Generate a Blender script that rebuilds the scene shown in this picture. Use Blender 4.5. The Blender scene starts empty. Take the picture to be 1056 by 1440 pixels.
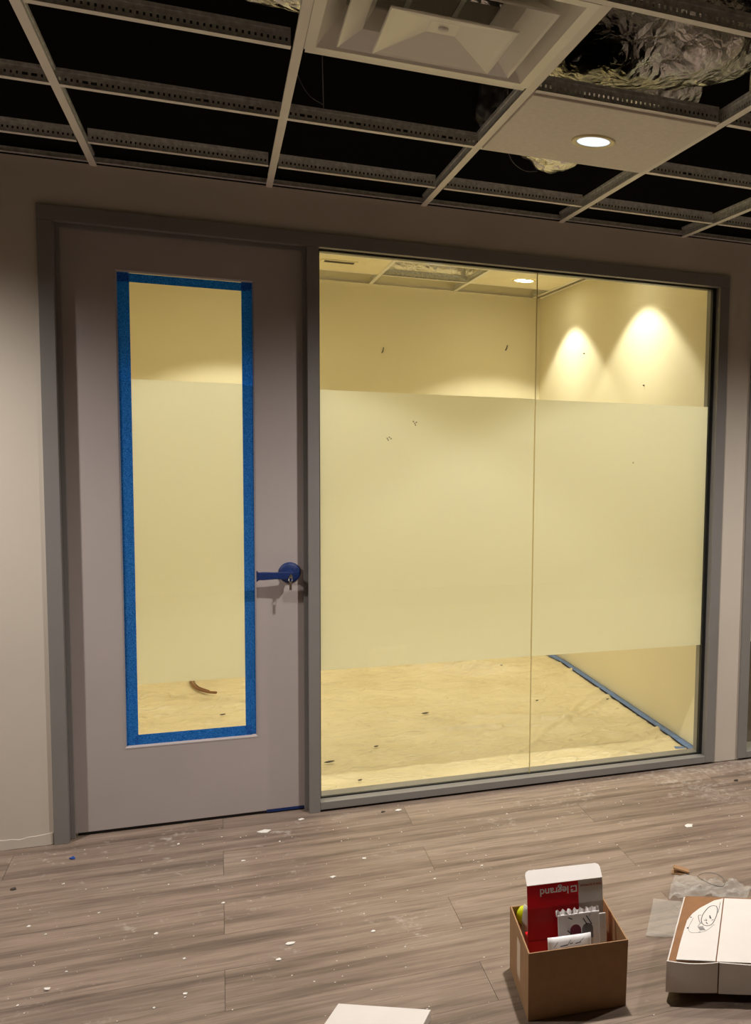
import bpy, bmesh, math, random
from mathutils import Vector, Matrix, noise

C = bpy.context.scene.collection
S = bpy.context.scene
R = math.radians
random.seed(7)

# ------------------------------------------------------------------ camera
def make_camera():
    f, cx, cy = 1369.67, 919.28, 742.52
    yaw, pitch, roll = 0.421, -0.0896, 0.0273
    fw = Vector((math.sin(yaw)*math.cos(pitch), math.cos(yaw)*math.cos(pitch), math.sin(pitch)))
    r = Vector((math.cos(yaw), -math.sin(yaw), 0)); u = r.cross(fw)
    c, s = math.cos(roll), math.sin(roll)
    r2 = c*r + s*u; u2 = c*u - s*r
    cd = bpy.data.cameras.new('camera')
    cd.sensor_fit = 'VERTICAL'; cd.sensor_height = 36; cd.sensor_width = 36
    cd.lens = f/1440*36
    cd.shift_x = (528-cx)/1440; cd.shift_y = (cy-720)/1440
    cd.clip_start = 0.02
    co = bpy.data.objects.new('camera', cd); C.objects.link(co)
    m = Matrix((r2, u2, -fw)).transposed().to_4x4()
    m.translation = Vector((0.6309, -4.2836, 1.6297))
    co.matrix_world = m
    S.camera = co
make_camera()

# ------------------------------------------------------------------ world, light, exposure
w = bpy.data.worlds.new('world'); S.world = w; w.use_nodes = True
w.node_tree.nodes['Background'].inputs[0].default_value = (0.02, 0.02, 0.022, 1)
w.node_tree.nodes['Background'].inputs[1].default_value = 0.3
S.view_settings.view_transform = 'Standard'
S.view_settings.look = 'None'
S.view_settings.gamma = 1
S.view_settings.use_curve_mapping = False
S.view_settings.exposure = 0.0
S.cycles.max_bounces = 10; S.cycles.diffuse_bounces = 6; S.cycles.glossy_bounces = 4
S.cycles.transparent_max_bounces = 12

OUT_COL = (1.0, 0.93, 0.86)
IN_COL = (0.98, 0.945, 0.80)
OUT_W, OUT_ANG, OUT_BLEND = 232, 150, 0.85
IN_W, IN_ANG, IN_BLEND = 60, 110, 0.22

def spot(name, loc, power, ang, blend, col, rad=0.045):
    l = bpy.data.lights.new(name, 'SPOT'); l.energy = power; l.spot_size = R(ang); l.spot_blend = blend
    l.color = col; l.shadow_soft_size = rad
    o = bpy.data.objects.new(name, l); C.objects.link(o); o.location = loc
    return o

# ------------------------------------------------------------------ materials
def srgb(r, g, b):
    f = lambda v: (v/255/12.92 if v/255 <= 0.04045 else ((v/255+0.055)/1.055)**2.4)
    return (f(r), f(g), f(b), 1)

class NT:
    def __init__(s, name):
        s.m = bpy.data.materials.new(name); s.m.use_nodes = True
        s.t = s.m.node_tree; s.n = s.t.nodes; s.b = s.n['Principled BSDF']; s.out = s.n['Material Output']
    def add(s, ty, **k):
        n = s.n.new(ty)
        for a, v in k.items():
            if a.startswith('i_'):
                key = a[2:]
                key = int(key) if key.isdigit() else key.replace('_', ' ')
                n.inputs[key].default_value = v
            else: setattr(n, a, v)
        return n
    def l(s, a, b): s.t.links.new(a, b)
    def coords(s, scale=(1, 1, 1), kind='Object', rot=(0, 0, 0)):
        t = s.add('ShaderNodeTexCoord'); mp = s.add('ShaderNodeMapping')
        mp.inputs['Scale'].default_value = scale; mp.inputs['Rotation'].default_value = rot
        s.l(t.outputs[kind], mp.inputs[0]); return mp.outputs[0]
    def noise(s, vec, scale, detail=4, rough=.55):
        n = s.add('ShaderNodeTexNoise'); n.inputs['Scale'].default_value = scale
        n.inputs['Detail'].default_value = detail; n.inputs['Roughness'].default_value = rough
        if vec is not None: s.l(vec, n.inputs['Vector'])
        return n.outputs['Fac']
    def ramp(s, fac, stops):
        r = s.add('ShaderNodeValToRGB'); e = r.color_ramp.elements
        while len(e) < len(stops): e.new(0.5)
        for k, (p, c) in enumerate(stops):
            e[k].position = p; e[k].color = c if len(c) == 4 else (*c, 1)
        s.l(fac, r.inputs[0]); return r.outputs[0]
    def mix(s, fac, a, b, mode='MIX'):
        m = s.add('ShaderNodeMix', data_type='RGBA', blend_type=mode)
        for k, v in ((0, fac), (6, a), (7, b)):
            if hasattr(v, 'links') or isinstance(v, bpy.types.NodeSocket): s.l(v, m.inputs[k])
            else: m.inputs[k].default_value = v
        return m.outputs[2]
    def bump(s, h, strength=.2, dist=.01):
        b = s.add('ShaderNodeBump'); b.inputs['Strength'].default_value = strength; b.inputs['Distance'].default_value = dist
        s.l(h, b.inputs['Height']); s.l(b.outputs[0], s.b.inputs['Normal']); return b

def mat(name, col, rough=.6, metal=0, var=.05, scale=6, bump=0, bscale=200, spec=.5, coat=0):
    n = NT(name)
    v = n.coords()
    f = n.noise(v, scale)
    lo = tuple(c*(1-var) for c in col[:3]); hi = tuple(min(1, c*(1+var)) for c in col[:3])
    n.l(n.ramp(f, [(.3, lo), (.7, hi)]), n.b.inputs['Base Color'])
    n.b.inputs['Roughness'].default_value = rough; n.b.inputs['Metallic'].default_value = metal
    n.b.inputs['Specular IOR Level'].default_value = spec
    if bump: n.bump(n.noise(v, bscale, 3), bump, .002)
    return n.m

M = {}
M['wall'] = mat('wall_paint', srgb(203, 193, 180), .75, bump=.15, bscale=350, var=.03, scale=2)
M['deck'] = mat('dark_deck', (.012, .011, .011, 1), .9)
M['frame'] = mat('grey_frame_paint', srgb(130, 127, 124), .42, var=.04, scale=4, bump=.04, bscale=120)
M['door'] = mat('door_paint', srgb(176, 166, 164), .5, var=.03, scale=3, bump=.08, bscale=260)
M['black'] = mat('black_rubber_and_shade', (.008, .008, .008, 1), .6)  # gasket rubber, also black strips standing in for shade under door and frames
M['cream'] = mat('cream_wall', srgb(238, 229, 198), .8, var=.025, scale=1.5, bump=.06, bscale=300)
M['cream_tile'] = mat('pale_ceiling_board', srgb(236, 226, 194), .9, var=.03, bump=.2, bscale=500)
M['tile'] = mat('ceiling_board', srgb(232, 224, 212), .95, var=.05, scale=60, bump=.5, bscale=700)
M['tee_white'] = mat('tee_white_enamel', srgb(236, 230, 220), .5, var=.02)
M['galv'] = mat('galvanised_steel', (.74, .74, .73, 1), .42, .2, var=.25, scale=60, bump=.1, bscale=300)
M['louver'] = mat('diffuser_enamel', srgb(236, 232, 222), .28, var=.02, spec=.6)
M['ring'] = mat('cream_trim_ring', srgb(232, 220, 170), .35, var=.02)
M['card'] = mat('brown_corrugated_card', srgb(160, 124, 88), .8, var=.08, scale=25, bump=.15, bscale=90)
M['card_dark'] = mat('inner_corrugated_card', srgb(138, 98, 64), .85, var=.1, scale=25)
M['white_card'] = mat('white_card', srgb(222, 216, 211), .6, var=.03, scale=12, bump=.15, bscale=60)
M['red_card'] = mat('red_print', srgb(232, 6, 34), .35, var=.06, scale=10)
M['red_text'] = mat('small_red_print', srgb(170, 30, 40), .5)
M['white_print'] = mat('white_print', srgb(235, 228, 228), .5)
M['ink'] = mat('black_ink', (.02, .02, .025, 1), .6)
M['grey_ink'] = mat('grey_ink', (.2, .2, .2, 1), .6)
M['plaster'] = mat('plaster_chip', srgb(232, 228, 222), .9, var=.06, scale=200, bump=.4, bscale=400)
M['metal'] = mat('key_metal', (.7, .66, .55, 1), .25, 1)
M['wire'] = mat('dull_wire', (.25, .24, .23, 1), .4, .8)
M['yellow_cable'] = mat('yellow_cable', srgb(190, 160, 60), .5)
M['dark_bit'] = mat('dark_crumb', srgb(70, 60, 52), .8)
M['blue_bit'] = mat('blue_scrap', srgb(30, 70, 150), .6)
M['plate'] = mat('white_plastic', srgb(246, 244, 244), .3)
M['maroon'] = mat('maroon_plastic', srgb(120, 30, 50), .4)
M['grey_plastic'] = mat('grey_plastic', srgb(130, 130, 132), .4)
M['lime'] = mat('lime_plastic', srgb(214, 222, 20), .4)

def emit(name, col, st):
    n = NT(name); e = n.add('ShaderNodeEmission'); e.inputs[0].default_value = col; e.inputs[1].default_value = st
    n.l(e.outputs[0], n.out.inputs[0]); return n.m
M['lens_out'] = emit('lamp_lens_cool', (.86, .92, 1, 1), 1.15)
M['lens_in'] = emit('lamp_lens_warm', (.98, .95, .77, 1), 30)

def glass(name, tint=(.985, .99, .965, 1), refl=1.0, rough=0.0):
    n = NT(name); fr = n.add('ShaderNodeFresnel'); ge = n.add('ShaderNodeNewGeometry'); io = n.add('ShaderNodeMapRange')
    io.inputs[3].default_value = 1.5; io.inputs[4].default_value = 1/1.5; n.l(ge.outputs['Backfacing'], io.inputs[0]); n.l(io.outputs[0], fr.inputs[0])
    tr = n.add('ShaderNodeBsdfTransparent'); tr.inputs[0].default_value = tint
    gl = n.add('ShaderNodeBsdfGlossy'); gl.inputs['Roughness'].default_value = rough
    mx = n.add('ShaderNodeMixShader'); n.l(fr.outputs[0], mx.inputs[0]); n.l(tr.outputs[0], mx.inputs[1]); n.l(gl.outputs[0], mx.inputs[2])
    n.l(mx.outputs[0], n.out.inputs[0]); return n.m
M['glass'] = glass('clear_glass')

def film():
    n = NT('frosted_film')
    tl = n.add('ShaderNodeBsdfTranslucent'); tl.inputs[0].default_value = (.95, .95, .88, 1)
    df = n.add('ShaderNodeBsdfDiffuse'); df.inputs[0].default_value = (.55, .58, .56, 1)
    mx = n.add('ShaderNodeMixShader'); mx.inputs[0].default_value = .10
    n.l(tl.outputs[0], mx.inputs[1]); n.l(df.outputs[0], mx.inputs[2]); n.l(mx.outputs[0], n.out.inputs[0]); return n.m
M['film'] = film()

def tape():
    n = NT('blue_masking_tape'); v = n.coords()
    f = n.noise(v, 420, 2); c = n.ramp(f, [(.38, (.012, .17, .56, 1)), (.64, (.13, .47, .95, 1))])
    tl = n.add('ShaderNodeBsdfTranslucent'); df = n.add('ShaderNodeBsdfDiffuse')
    n.l(c, tl.inputs[0]); n.l(c, df.inputs[0])
    mx = n.add('ShaderNodeMixShader'); mx.inputs[0].default_value = .3
    n.l(tl.outputs[0], mx.inputs[1]); n.l(df.outputs[0], mx.inputs[2]); n.l(mx.outputs[0], n.out.inputs[0]); return n.m
M['tape'] = tape()
M['tape_solid'] = mat('blue_tape_wrap', srgb(8, 40, 98), .55, var=.25, scale=90, bump=.3, bscale=160)
M['tape_floor'] = mat('blue_floor_tape', srgb(92, 122, 172), .5, var=.25, scale=40, bump=.3, bscale=80)

def plastic(name, opac, col):
    n = NT(name); v = n.coords()
    tr = n.add('ShaderNodeBsdfTransparent'); p = n.b
    p.inputs['Base Color'].default_value = col; p.inputs['Roughness'].default_value = .08
    n.bump(n.noise(v, 45, 5), .8, .01)
    mx = n.add('ShaderNodeMixShader'); mx.inputs[0].default_value = opac
    n.l(tr.outputs[0], mx.inputs[1]); n.l(p.outputs[0], mx.inputs[2]); n.l(mx.outputs[0], n.out.inputs[0]); return n.m
M['bag'] = plastic('clear_polythene', .16, srgb(225, 222, 214))
M['plastic_sheet'] = plastic('clear_sheeting', .4, srgb(245, 240, 220))

def foil():
    n = NT('crinkled_foil'); v = n.coords((1, 1, 1))
    nz = n.add('ShaderNodeTexNoise'); nz.inputs['Scale'].default_value = 7; nz.inputs['Detail'].default_value = 5
    n.l(v, nz.inputs['Vector'])
    vv = n.mix(.12, v, nz.outputs['Color'])
    vo = n.add('ShaderNodeTexVoronoi', feature='DISTANCE_TO_EDGE'); vo.inputs['Scale'].default_value = 22
    n.l(vv, vo.inputs['Vector'])
    a = n.noise(v, 14, 6, .6)
    m = n.add('ShaderNodeMath', operation='ADD'); n.l(vo.outputs['Distance'], m.inputs[0]); n.l(a, m.inputs[1])
    n.b.inputs['Base Color'].default_value = (.72, .70, .66, 1); n.b.inputs['Metallic'].default_value = 1
    n.b.inputs['Roughness'].default_value = .19
    n.bump(m.outputs[0], .5, .022); return n.m
M['foil'] = foil()

def planks():
    n = NT('vinyl_plank'); oi = n.add('ShaderNodeObjectInfo'); tc = n.add('ShaderNodeTexCoord')
    cmb = n.add('ShaderNodeCombineXYZ')
    mul = n.add('ShaderNodeMath', operation='MULTIPLY'); mul.inputs[1].default_value = 37
    n.l(oi.outputs['Random'], mul.inputs[0])
    for k in range(3): n.l(mul.outputs[0], cmb.inputs[k])
    add = n.add('ShaderNodeVectorMath', operation='ADD'); n.l(tc.outputs['Object'], add.inputs[0]); n.l(cmb.outputs[0], add.inputs[1])
    def mp(sc):
        m = n.add('ShaderNodeMapping'); m.inputs['Scale'].default_value = sc; n.l(add.outputs[0], m.inputs[0]); return m.outputs[0]
    broad = n.noise(mp((1.1, 15, 1)), 1.0, 6, .66)
    fine = n.noise(mp((3.5, 75, 1)), 1.0, 5, .7)
    base = n.ramp(broad, [(.26, srgb(90, 76, 67)), (.42, srgb(130, 113, 101)), (.58, srgb(157, 139, 125)), (.74, srgb(104, 88, 78))])
    f2 = n.ramp(fine, [(.3, (.6, .58, .57)), (.55, (1, 1, 1))])
    midn = n.noise(mp((4.5, 42, 1)), 1.0, 3, .6)
    f2 = n.mix(.6, f2, n.ramp(midn, [(.32, (.66, .64, .62)), (.5, (1, 1, 1)), (.72, (1.0, 1.0, 1.0))]), 'MULTIPLY')
    c = n.mix(.75, base, f2, 'MULTIPLY')
    tint = n.ramp(oi.outputs['Random'], [(0, (.88, .87, .87)), (1, (1.0, .99, .97))])
    c = n.mix(1.0, c, tint, 'MULTIPLY')
    # scuffs and plaster dust, denser towards the glazed partition's right end
    wv = n.add('ShaderNodeNewGeometry')
    d1 = n.noise(wv.outputs['Position'], 3.2, 6, .7)
    d2 = n.noise(wv.outputs['Position'], 26, 4, .7)
    sep = n.add('ShaderNodeSeparateXYZ'); n.l(wv.outputs['Position'], sep.inputs[0])
    dx = n.add('ShaderNodeMapRange'); dx.inputs[1].default_value = 1.6; dx.inputs[2].default_value = 3.0; dx.inputs[3].default_value = 0; dx.inputs[4].default_value = .13
    n.l(sep.outputs[0], dx.inputs[0])
    dy = n.add('ShaderNodeMapRange'); dy.inputs[1].default_value = -.7; dy.inputs[2].default_value = -.1; dy.inputs[3].default_value = 0; dy.inputs[4].default_value = 1
    n.l(sep.outputs[1], dy.inputs[0])
    dm = n.add('ShaderNodeMath', operation='MULTIPLY'); n.l(dx.outputs[0], dm.inputs[0]); n.l(dy.outputs[0], dm.inputs[1])
    s1 = n.add('ShaderNodeMath', operation='MULTIPLY'); n.l(d1, s1.inputs[0]); n.l(d2, s1.inputs[1])
    s2 = n.add('ShaderNodeMath', operation='ADD'); n.l(s1.outputs[0], s2.inputs[0]); n.l(dm.outputs[0], s2.inputs[1])
    dust = n.ramp(s2.outputs[0], [(.33, (0, 0, 0)), (.47, (1, 1, 1))])
    dd = n.add('ShaderNodeMath', operation='MULTIPLY'); dd.inputs[1].default_value = .55; n.l(dust, dd.inputs[0])
    c = n.mix(dd.outputs[0], c, srgb(205, 196, 186))
    n.l(c, n.b.inputs['Base Color'])
    n.b.inputs['Roughness'].default_value = .5
    n.bump(fine, .12, .002); return n.m
M['plank'] = planks()

def sheet():
    n = NT('paper_drop_sheet'); v = n.coords()
    f = n.noise(v, 3, 6, .6); c = n.ramp(f, [(.3, srgb(216, 200, 160)), (.7, srgb(234, 220, 184))])
    n.l(c, n.b.inputs['Base Color']); n.b.inputs['Roughness'].default_value = .32
    v2 = n.coords((1.1, 2.6, 1), rot=(0, 0, .5)); v3 = n.coords((1.6, 3.2, 1), rot=(0, 0, -.45))
    def ridge(vec, sc, pw):
        a = n.add('ShaderNodeMath', operation='MULTIPLY_ADD'); n.l(n.noise(vec, sc, 2, .5), a.inputs[0]); a.inputs[1].default_value = 2; a.inputs[2].default_value = -1
        b = n.add('ShaderNodeMath', operation='ABSOLUTE'); n.l(a.outputs[0], b.inputs[0])
        d = n.add('ShaderNodeMath', operation='SUBTRACT'); d.inputs[0].default_value = 1; n.l(b.outputs[0], d.inputs[1])
        e = n.add('ShaderNodeMath', operation='POWER'); n.l(d.outputs[0], e.inputs[0]); e.inputs[1].default_value = pw; return e.outputs[0]
    r1 = ridge(v2, 1.1, 40); r2 = ridge(v3, 1.7, 34)
    a1 = n.add('ShaderNodeMath', operation='ADD'); n.l(r1, a1.inputs[0]); n.l(r2, a1.inputs[1])
    a2 = n.add('ShaderNodeMath', operation='MULTIPLY_ADD'); n.l(n.noise(v, 22, 6, .65), a2.inputs[0]); a2.inputs[1].default_value = .8; n.l(a1.outputs[0], a2.inputs[2])
    n.bump(a2.outputs[0], .6, .009); return n.m
M['sheet'] = sheet()

# ------------------------------------------------------------------ mesh helpers
class MB:
    def __init__(s): s.v = []; s.f = []; s.mi = []; s.smooth = []
    def face(s, idx, m=0, sm=False): s.f.append(idx); s.mi.append(m); s.smooth.append(sm)
    def box(s, x0, x1, y0, y1, z0, z1, m=0, mtx=None):
        b = len(s.v)
        P = [(x0, y0, z0), (x1, y0, z0), (x1, y1, z0), (x0, y1, z0), (x0, y0, z1), (x1, y0, z1), (x1, y1, z1), (x0, y1, z1)]
        if mtx: P = [tuple(mtx @ Vector(p)) for p in P]
        s.v += P
        for q in ((3, 2, 1, 0), (4, 5, 6, 7), (0, 1, 5, 4), (1, 2, 6, 5), (2, 3, 7, 6), (3, 0, 4, 7)): s.face([b+i for i in q], m)
        return s
    def hexa(s, P, m=0):            # 8 points: bottom ring then top ring
        b = len(s.v); s.v += [tuple(p) for p in P]
        for q in ((3, 2, 1, 0), (4, 5, 6, 7), (0, 1, 5, 4), (1, 2, 6, 5), (2, 3, 7, 6), (3, 0, 4, 7)): s.face([b+i for i in q], m)
        return s
    def prism(s, poly, nrm, t, m=0):  # closed 3-D polygon thickened by t along nrm
        b = len(s.v); n = len(poly); d = Vector(nrm).normalized()*t
        s.v += [tuple(Vector(p)) for p in poly] + [tuple(Vector(p)+d) for p in poly]
        s.face(list(range(b+n-1, b-1, -1)), m); s.face(list(range(b+n, b+2*n)), m)
        for i in range(n):
            j = (i+1) % n; s.face([b+i, b+j, b+n+j, b+n+i], m)
        return s
    def lathe(s, prof, n=40, mtx=None, m=0, cap0=False, cap1=False, sm=True):
        b = len(s.v)
        for (r, z) in prof:
            for k in range(n):
                a = 2*math.pi*k/n; p = Vector((r*math.cos(a), r*math.sin(a), z))
                s.v.append(tuple(mtx @ p if mtx else p))
        for i in range(len(prof)-1):
            for k in range(n):
                k2 = (k+1) % n; s.face([b+i*n+k, b+i*n+k2, b+(i+1)*n+k2, b+(i+1)*n+k], m, sm)
        if cap0: s.face([b+k for k in range(n-1, -1, -1)], m)
        if cap1: s.face([b+(len(prof)-1)*n+k for k in range(n)], m)
        return s
    def tube(s, path, rad, n=8, m=0, disp=None):
        path = [Vector(p) for p in path]; b = len(s.v); N = len(path); up = Vector((0, 0, 1))
        for i, p in enumerate(path):
            t = (path[min(i+1, N-1)]-path[max(i-1, 0)]).normalized()
            side = t.cross(up)
            if side.length < .05: side = t.cross(Vector((1, 0, 0)))
            side.normalize(); u = side.cross(t)
            rr = rad(i/(N-1)) if callable(rad) else rad
            for k in range(n):
                a = 2*math.pi*k/n; d = side*math.cos(a)+u*math.sin(a); q = p+d*rr
                if disp: q = q+d*disp(q)
                s.v.append(tuple(q))
        for i in range(N-1):
            for k in range(n):
                k2 = (k+1) % n; s.face([b+i*n+k, b+i*n+k2, b+(i+1)*n+k2, b+(i+1)*n+k], m, True)
        s.face([b+k for k in range(n-1, -1, -1)], m); s.face([b+(N-1)*n+k for k in range(n)], m)
        return s
    def mesh(s, name, mats):
        me = bpy.data.meshes.new(name); me.from_pydata(s.v, [], s.f)
        for m_ in (mats if isinstance(mats, (list, tuple)) else [mats]): me.materials.append(m_)
        me.polygons.foreach_set('material_index', s.mi); me.polygons.foreach_set('use_smooth', s.smooth)
        me.update(); return me
    def build(s, name, mats, parent=None, loc=None, bevel=0, seg=2):
        me = s.mesh(name, mats)
        bm = bmesh.new(); bm.from_mesh(me); bmesh.ops.recalc_face_normals(bm, faces=bm.faces)
        bm.to_mesh(me); bm.free()
        return link(name, me, parent, loc, bevel, seg)

def link(name, me, parent=None, loc=None, bevel=0, seg=2):
    o = bpy.data.objects.new(name, me); C.objects.link(o)
    if parent: o.parent = parent
    if loc: o.location = loc
    if bevel:
        b = o.modifiers.new('bevel', 'BEVEL'); b.width = bevel; b.segments = seg; b.limit_method = 'ANGLE'; b.angle_limit = R(40)
    return o
def tag(o, label, cat, group=None, kind=None):
    o['label'] = label; o['category'] = cat
    if group: o['group'] = group
    if kind: o['kind'] = kind
    return o
def thing(name, label, cat, loc=(0, 0, 0), rz=0, group=None):
    o = bpy.data.objects.new(name, None); C.objects.link(o); o.location = loc; o.rotation_euler = (0, 0, rz)
    o.empty_display_size = .05
    return tag(o, label, cat, group)
def struct(name, label, cat, mb=None, m=None, loc=None, bevel=0):
    if mb is None:
        o = bpy.data.objects.new(name, None); C.objects.link(o)
        if loc: o.location = loc
    else: o = mb.build(name, m, None, loc, bevel)
    return tag(o, label, cat, None, 'structure')

# ------------------------------------------------------------------ main dimensions (metres)
H = 2.593                                   # suspended ceiling of the corridor
G = 0.6096                                  # ceiling grid
XT = [0.2166 + G*k for k in range(-2, 7)]   # tees running towards the partition
YR = [-0.339 - G*k for k in range(0, 5)]    # tees running along the partition
X0, XM0, XM1, XH, XR, XW = 0.029, 0.968, 1.013, 2.865, 2.916, 3.052
ZT, ZI, ZB = 2.435, 2.379, 0.043
WT = 0.12                                   # wall thickness
H2 = 2.70; YB = 3.12; XI = 2.93; XL = -0.5  # glazed room: ceiling, back, right, left

# ------------------------------------------------------------------ shell of the corridor
m = MB()
m.box(-3, X0+.012, 0, WT, 0, H+.006)
m.box(X0+.012, 5.0, 0, WT, ZT-.012, H+.006)
m.box(XR-.012, XW+.012, 0, WT, .004, ZT-.012)
m.box(4.93, 6, 0, WT, 0, H+.006)
struct('wall_north', 'grey painted partition wall around the door and the glazing', 'wall', m, M['wall'])
struct('wall_north_plenum', 'dark upper wall above the open ceiling grid', 'wall', MB().box(-3, 6, .01, WT, H+.03, 3.75), M['deck'])
struct('wall_west', 'grey painted side wall of the corridor', 'wall', MB().box(-3.12, -3, -6, 0, 0, 3.75), M['wall'])
struct('wall_east', 'grey painted end wall of the corridor', 'wall', MB().box(6, 6.12, -6, 0, 0, 3.75), M['wall'])
struct('wall_south', 'grey painted wall behind the viewpoint', 'wall', MB().box(-3.12, 6.12, -6.12, -6, 0, 3.75), M['wall'])

# worn plaster skirt at the foot of the left wall: torn skim coat where the baseboard is missing
m = MB(); n = 60; b = 0
for i in range(n+1):
    x = -1.6 + (X0-.004+1.6)*i/n
    zt = .045 + .012*noise.noise(Vector((x*6, 0, 0))) + .005*noise.noise(Vector((x*30, 3, 0))) - .02*max(0, -x-.05)
    zb = .001 + .004*abs(noise.noise(Vector((x*22, 5, 0))))
    m.v += [(x, -.0045, zb), (x, -.0035, max(zt, .012)), (x, 0, max(zt, .012)+.001)]
for i in range(n):
    for k in range(2): m.face([i*3+k, i*3+3+k, i*3+4+k, i*3+1+k])
struct('trim_2', 'rough torn skim coat along the wall foot where a baseboard is missing', 'trim', m, M['plaster' if False else 'wall'])

# floor: sub floor slab with every vinyl plank as a piece of its own
floor = struct('floor', 'grey brown wood look plank floor strewn with plaster dust', 'floor', MB().box(-3, 6, -6, .13, -.05, -.004), M['dark_bit'])
PL, PW = 1.45, .2286
me_full = MB().box(0, PL-.0012, 0, PW-.0010, -.004, 0).mesh('floor_plank', M['plank'])
def plank(x, y, x1=None, y1=None):
    me = me_full if x1 is None and y1 is None else MB().box(0, (x1 or x+PL-.0012)-x, 0, (y1 or y+PW-.001)-y, -.004, 0).mesh('floor_plank', M['plank'])
    o = bpy.data.objects.new('floor_plank', me); C.objects.link(o); o.parent = floor; o.location = (x, y, 0)
    return o
r0 = -.745
for j in range(-18, 4):
    y = r0 + j*PW
    off = .63 if j % 2 == 1 else 1.355
    if y + PW > .13: y1 = .13
    else: y1 = None
    if y > .12: continue
    k = -3
    while off + k*PL < 4.6:
        x = off + k*PL
        if x > -2.9: plank(x, y, None, y1)
        k += 1

# ------------------------------------------------------------------ suspended ceiling of the corridor
ceiling = struct('ceiling', 'black open plenum above the unfinished ceiling grid', 'ceiling', MB().box(-3.12, 6.12, -6.12, .13, 3.75, 3.85), M['deck'])
def tee_mesh(L, name, big=True, seed=1):
    rnd = random.Random(seed); t = MB()
    t.box(0, L, -.012, .012, 0, .0012, 0)
    t.box(0, L, -.0006, .0006, .0012, .015, 1)
    t.box(0, L, -.0006, .0006, .0235, .038, 1)
    t.box(0, L, -.0045, .0045, .038, .048, 1)
    x = .012; k = 0
    prev = 0
    while x < L-.012:
        if big and k % 9 in (0, 1): wslot = .015
        else: wslot = .0055
        t.box(prev, x, -.0006, .0006, .015, .0235, 1)
        prev = x + wslot; x = prev + (.007 if big and k % 9 == 0 else .009); k += 1
    t.box(prev, L, -.0006, .0006, .015, .0235, 1)
    t.box(L*.48, L*.48+.0012, -.0009, -.0006, .004, .013, 2)      # pressed arrow marks
    t.box(L*.25, L*.25+.0012, -.0009, -.0006, .004, .013, 2)
    return t.mesh(name, [M['tee_white'], M['galv'], M['black']])
def tee(me, name, x, y, rz, z=H, par=ceiling):
    o = bpy.data.objects.new(name, me); C.objects.link(o); o.parent = par; o.location = (x, y, z); o.rotation_euler = (0, 0, rz); return o
main_me = tee_mesh(XT[-1]-XT[0]+.4, 'main_tee', True, 2)
two_me = tee_mesh(G-.034, 'cross_tee', False, 3)
long_me = tee_mesh(2*G-.025, 'long_cross_tee', False, 4)
end_me = tee_mesh(G+.339-.013, 'long_cross_tee', False, 5)
for r in (1, 3): tee(main_me, 'main_tee', XT[0]-.2, YR[r], 0)
for k, x in enumerate(XT):
    tee(end_me, 'long_cross_tee', x, YR[1]+.0125, R(90))
    tee(long_me, 'long_cross_tee', x, YR[3]+.0125, R(90), H-.0002)
    if k < len(XT)-1:
        for r in (0, 2): tee(two_me, 'cross_tee', x+.017, YR[r], 0, H+.0003)
# the steel angle behind the wall top
m = MB().box(-3, 6, -.003, .0, H+.012, H+.034, 0).box(-3, 6, -.02, -.003, H+.012, H+.0135, 0)
m.build('wall_angle', M['galv'], ceiling)
# board with the lamp, cell C-D, rows 2-3 : tegular edge
cx0, cx1, cy0, cy1 = XT[4], XT[5], YR[2], YR[1]
m = MB().box(cx0+.014, cx1-.014, cy0+.014, cy1-.014, H-.007, H+.012).box(cx0+.004, cx1-.004, cy0+.004, cy1-.004, H+.0015, H+.012)
m.build('ceiling_board', M['tile'], ceiling, bevel=.002)

def downlight(x, y, z, label, group, lens, col, power, ang, blend, rad=.071):
    t = thing('downlight', label, 'downlight', (x, y, z), 0, group)
    MB().lathe([(rad, .0), (rad, -.004), (rad*.93, -.006), (rad*.76, -.004), (rad*.74, .0)], 48).build('trim_ring', M['ring'], t)
    MB().lathe([(rad*.755, -.0018), (.0001, -.0026)], 40).build('lens', lens, t)
    sp = spot('lamp', (0, 0, -.012), power, ang, blend, col); sp.parent = t
    return t
downlight(1.747, -1.232, H-.007, 'round recessed lamp glowing white in the lone ceiling board of the corridor', None, M['lens_out'], OUT_COL, OUT_W, OUT_ANG, OUT_BLEND)
for x, y in ((-.85, -.95), (4.18, -1.25)):
    spot('lamp', (x, y, H-.03), OUT_W*.75, OUT_ANG, OUT_BLEND, OUT_COL)

# ---- square cone air diffuser in cell B-C, rows 3-4
dx, dy = (XT[3]+XT[4])/2, (YR[2]+YR[3])/2
dif = thing('air_diffuser', 'white square stepped cone air diffuser set in the ceiling grid', 'diffuser', (dx, dy, H))
def sq_ring(mb, prof, m=0):
    b = len(mb.v)
    for (h, z) in prof:
        mb.v += [(-h, -h, z), (h, -h, z), (h, h, z), (-h, h, z)]
    for i in range(len(prof)-1):
        for k in range(4):
            k2 = (k+1) % 4; mb.face([b+i*4+k, b+i*4+k2, b+(i+1)*4+k2, b+(i+1)*4+k], m)
    return mb
sq_ring(MB(), [(.292, .0015), (.292, -.001), (.266, -.001), (.262, .004), (.222, .055), (.20, .09), (.20, .16), (.202, .16), (.202, .09), (.225, .055), (.266, .0075), (.292, .0075), (.292, .0015)]).build('outer_cone', M['louver'], dif)
sq_ring(MB(), [(.221, -.006), (.219, -.009), (.213, -.006), (.165, .026), (.14, .07), (.139, .075), (.142, .075), (.168, .036), (.219, -.003), (.221, -.006)]).build('middle_cone', M['louver'], dif)
sq_ring(MB(), [(.143, -.036), (.1455, -.034), (.1445, -.031), (.135, -.029), (.034, .001), (.0335, -.0005), (.128, -.031), (.137, -.0335), (.143, -.036)]).build('centre_cone', M['louver'], dif)
MB().box(-.034, .034, -.034, .034, -.0012, .0006).build('centre_plate', M['louver'], dif)
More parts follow.
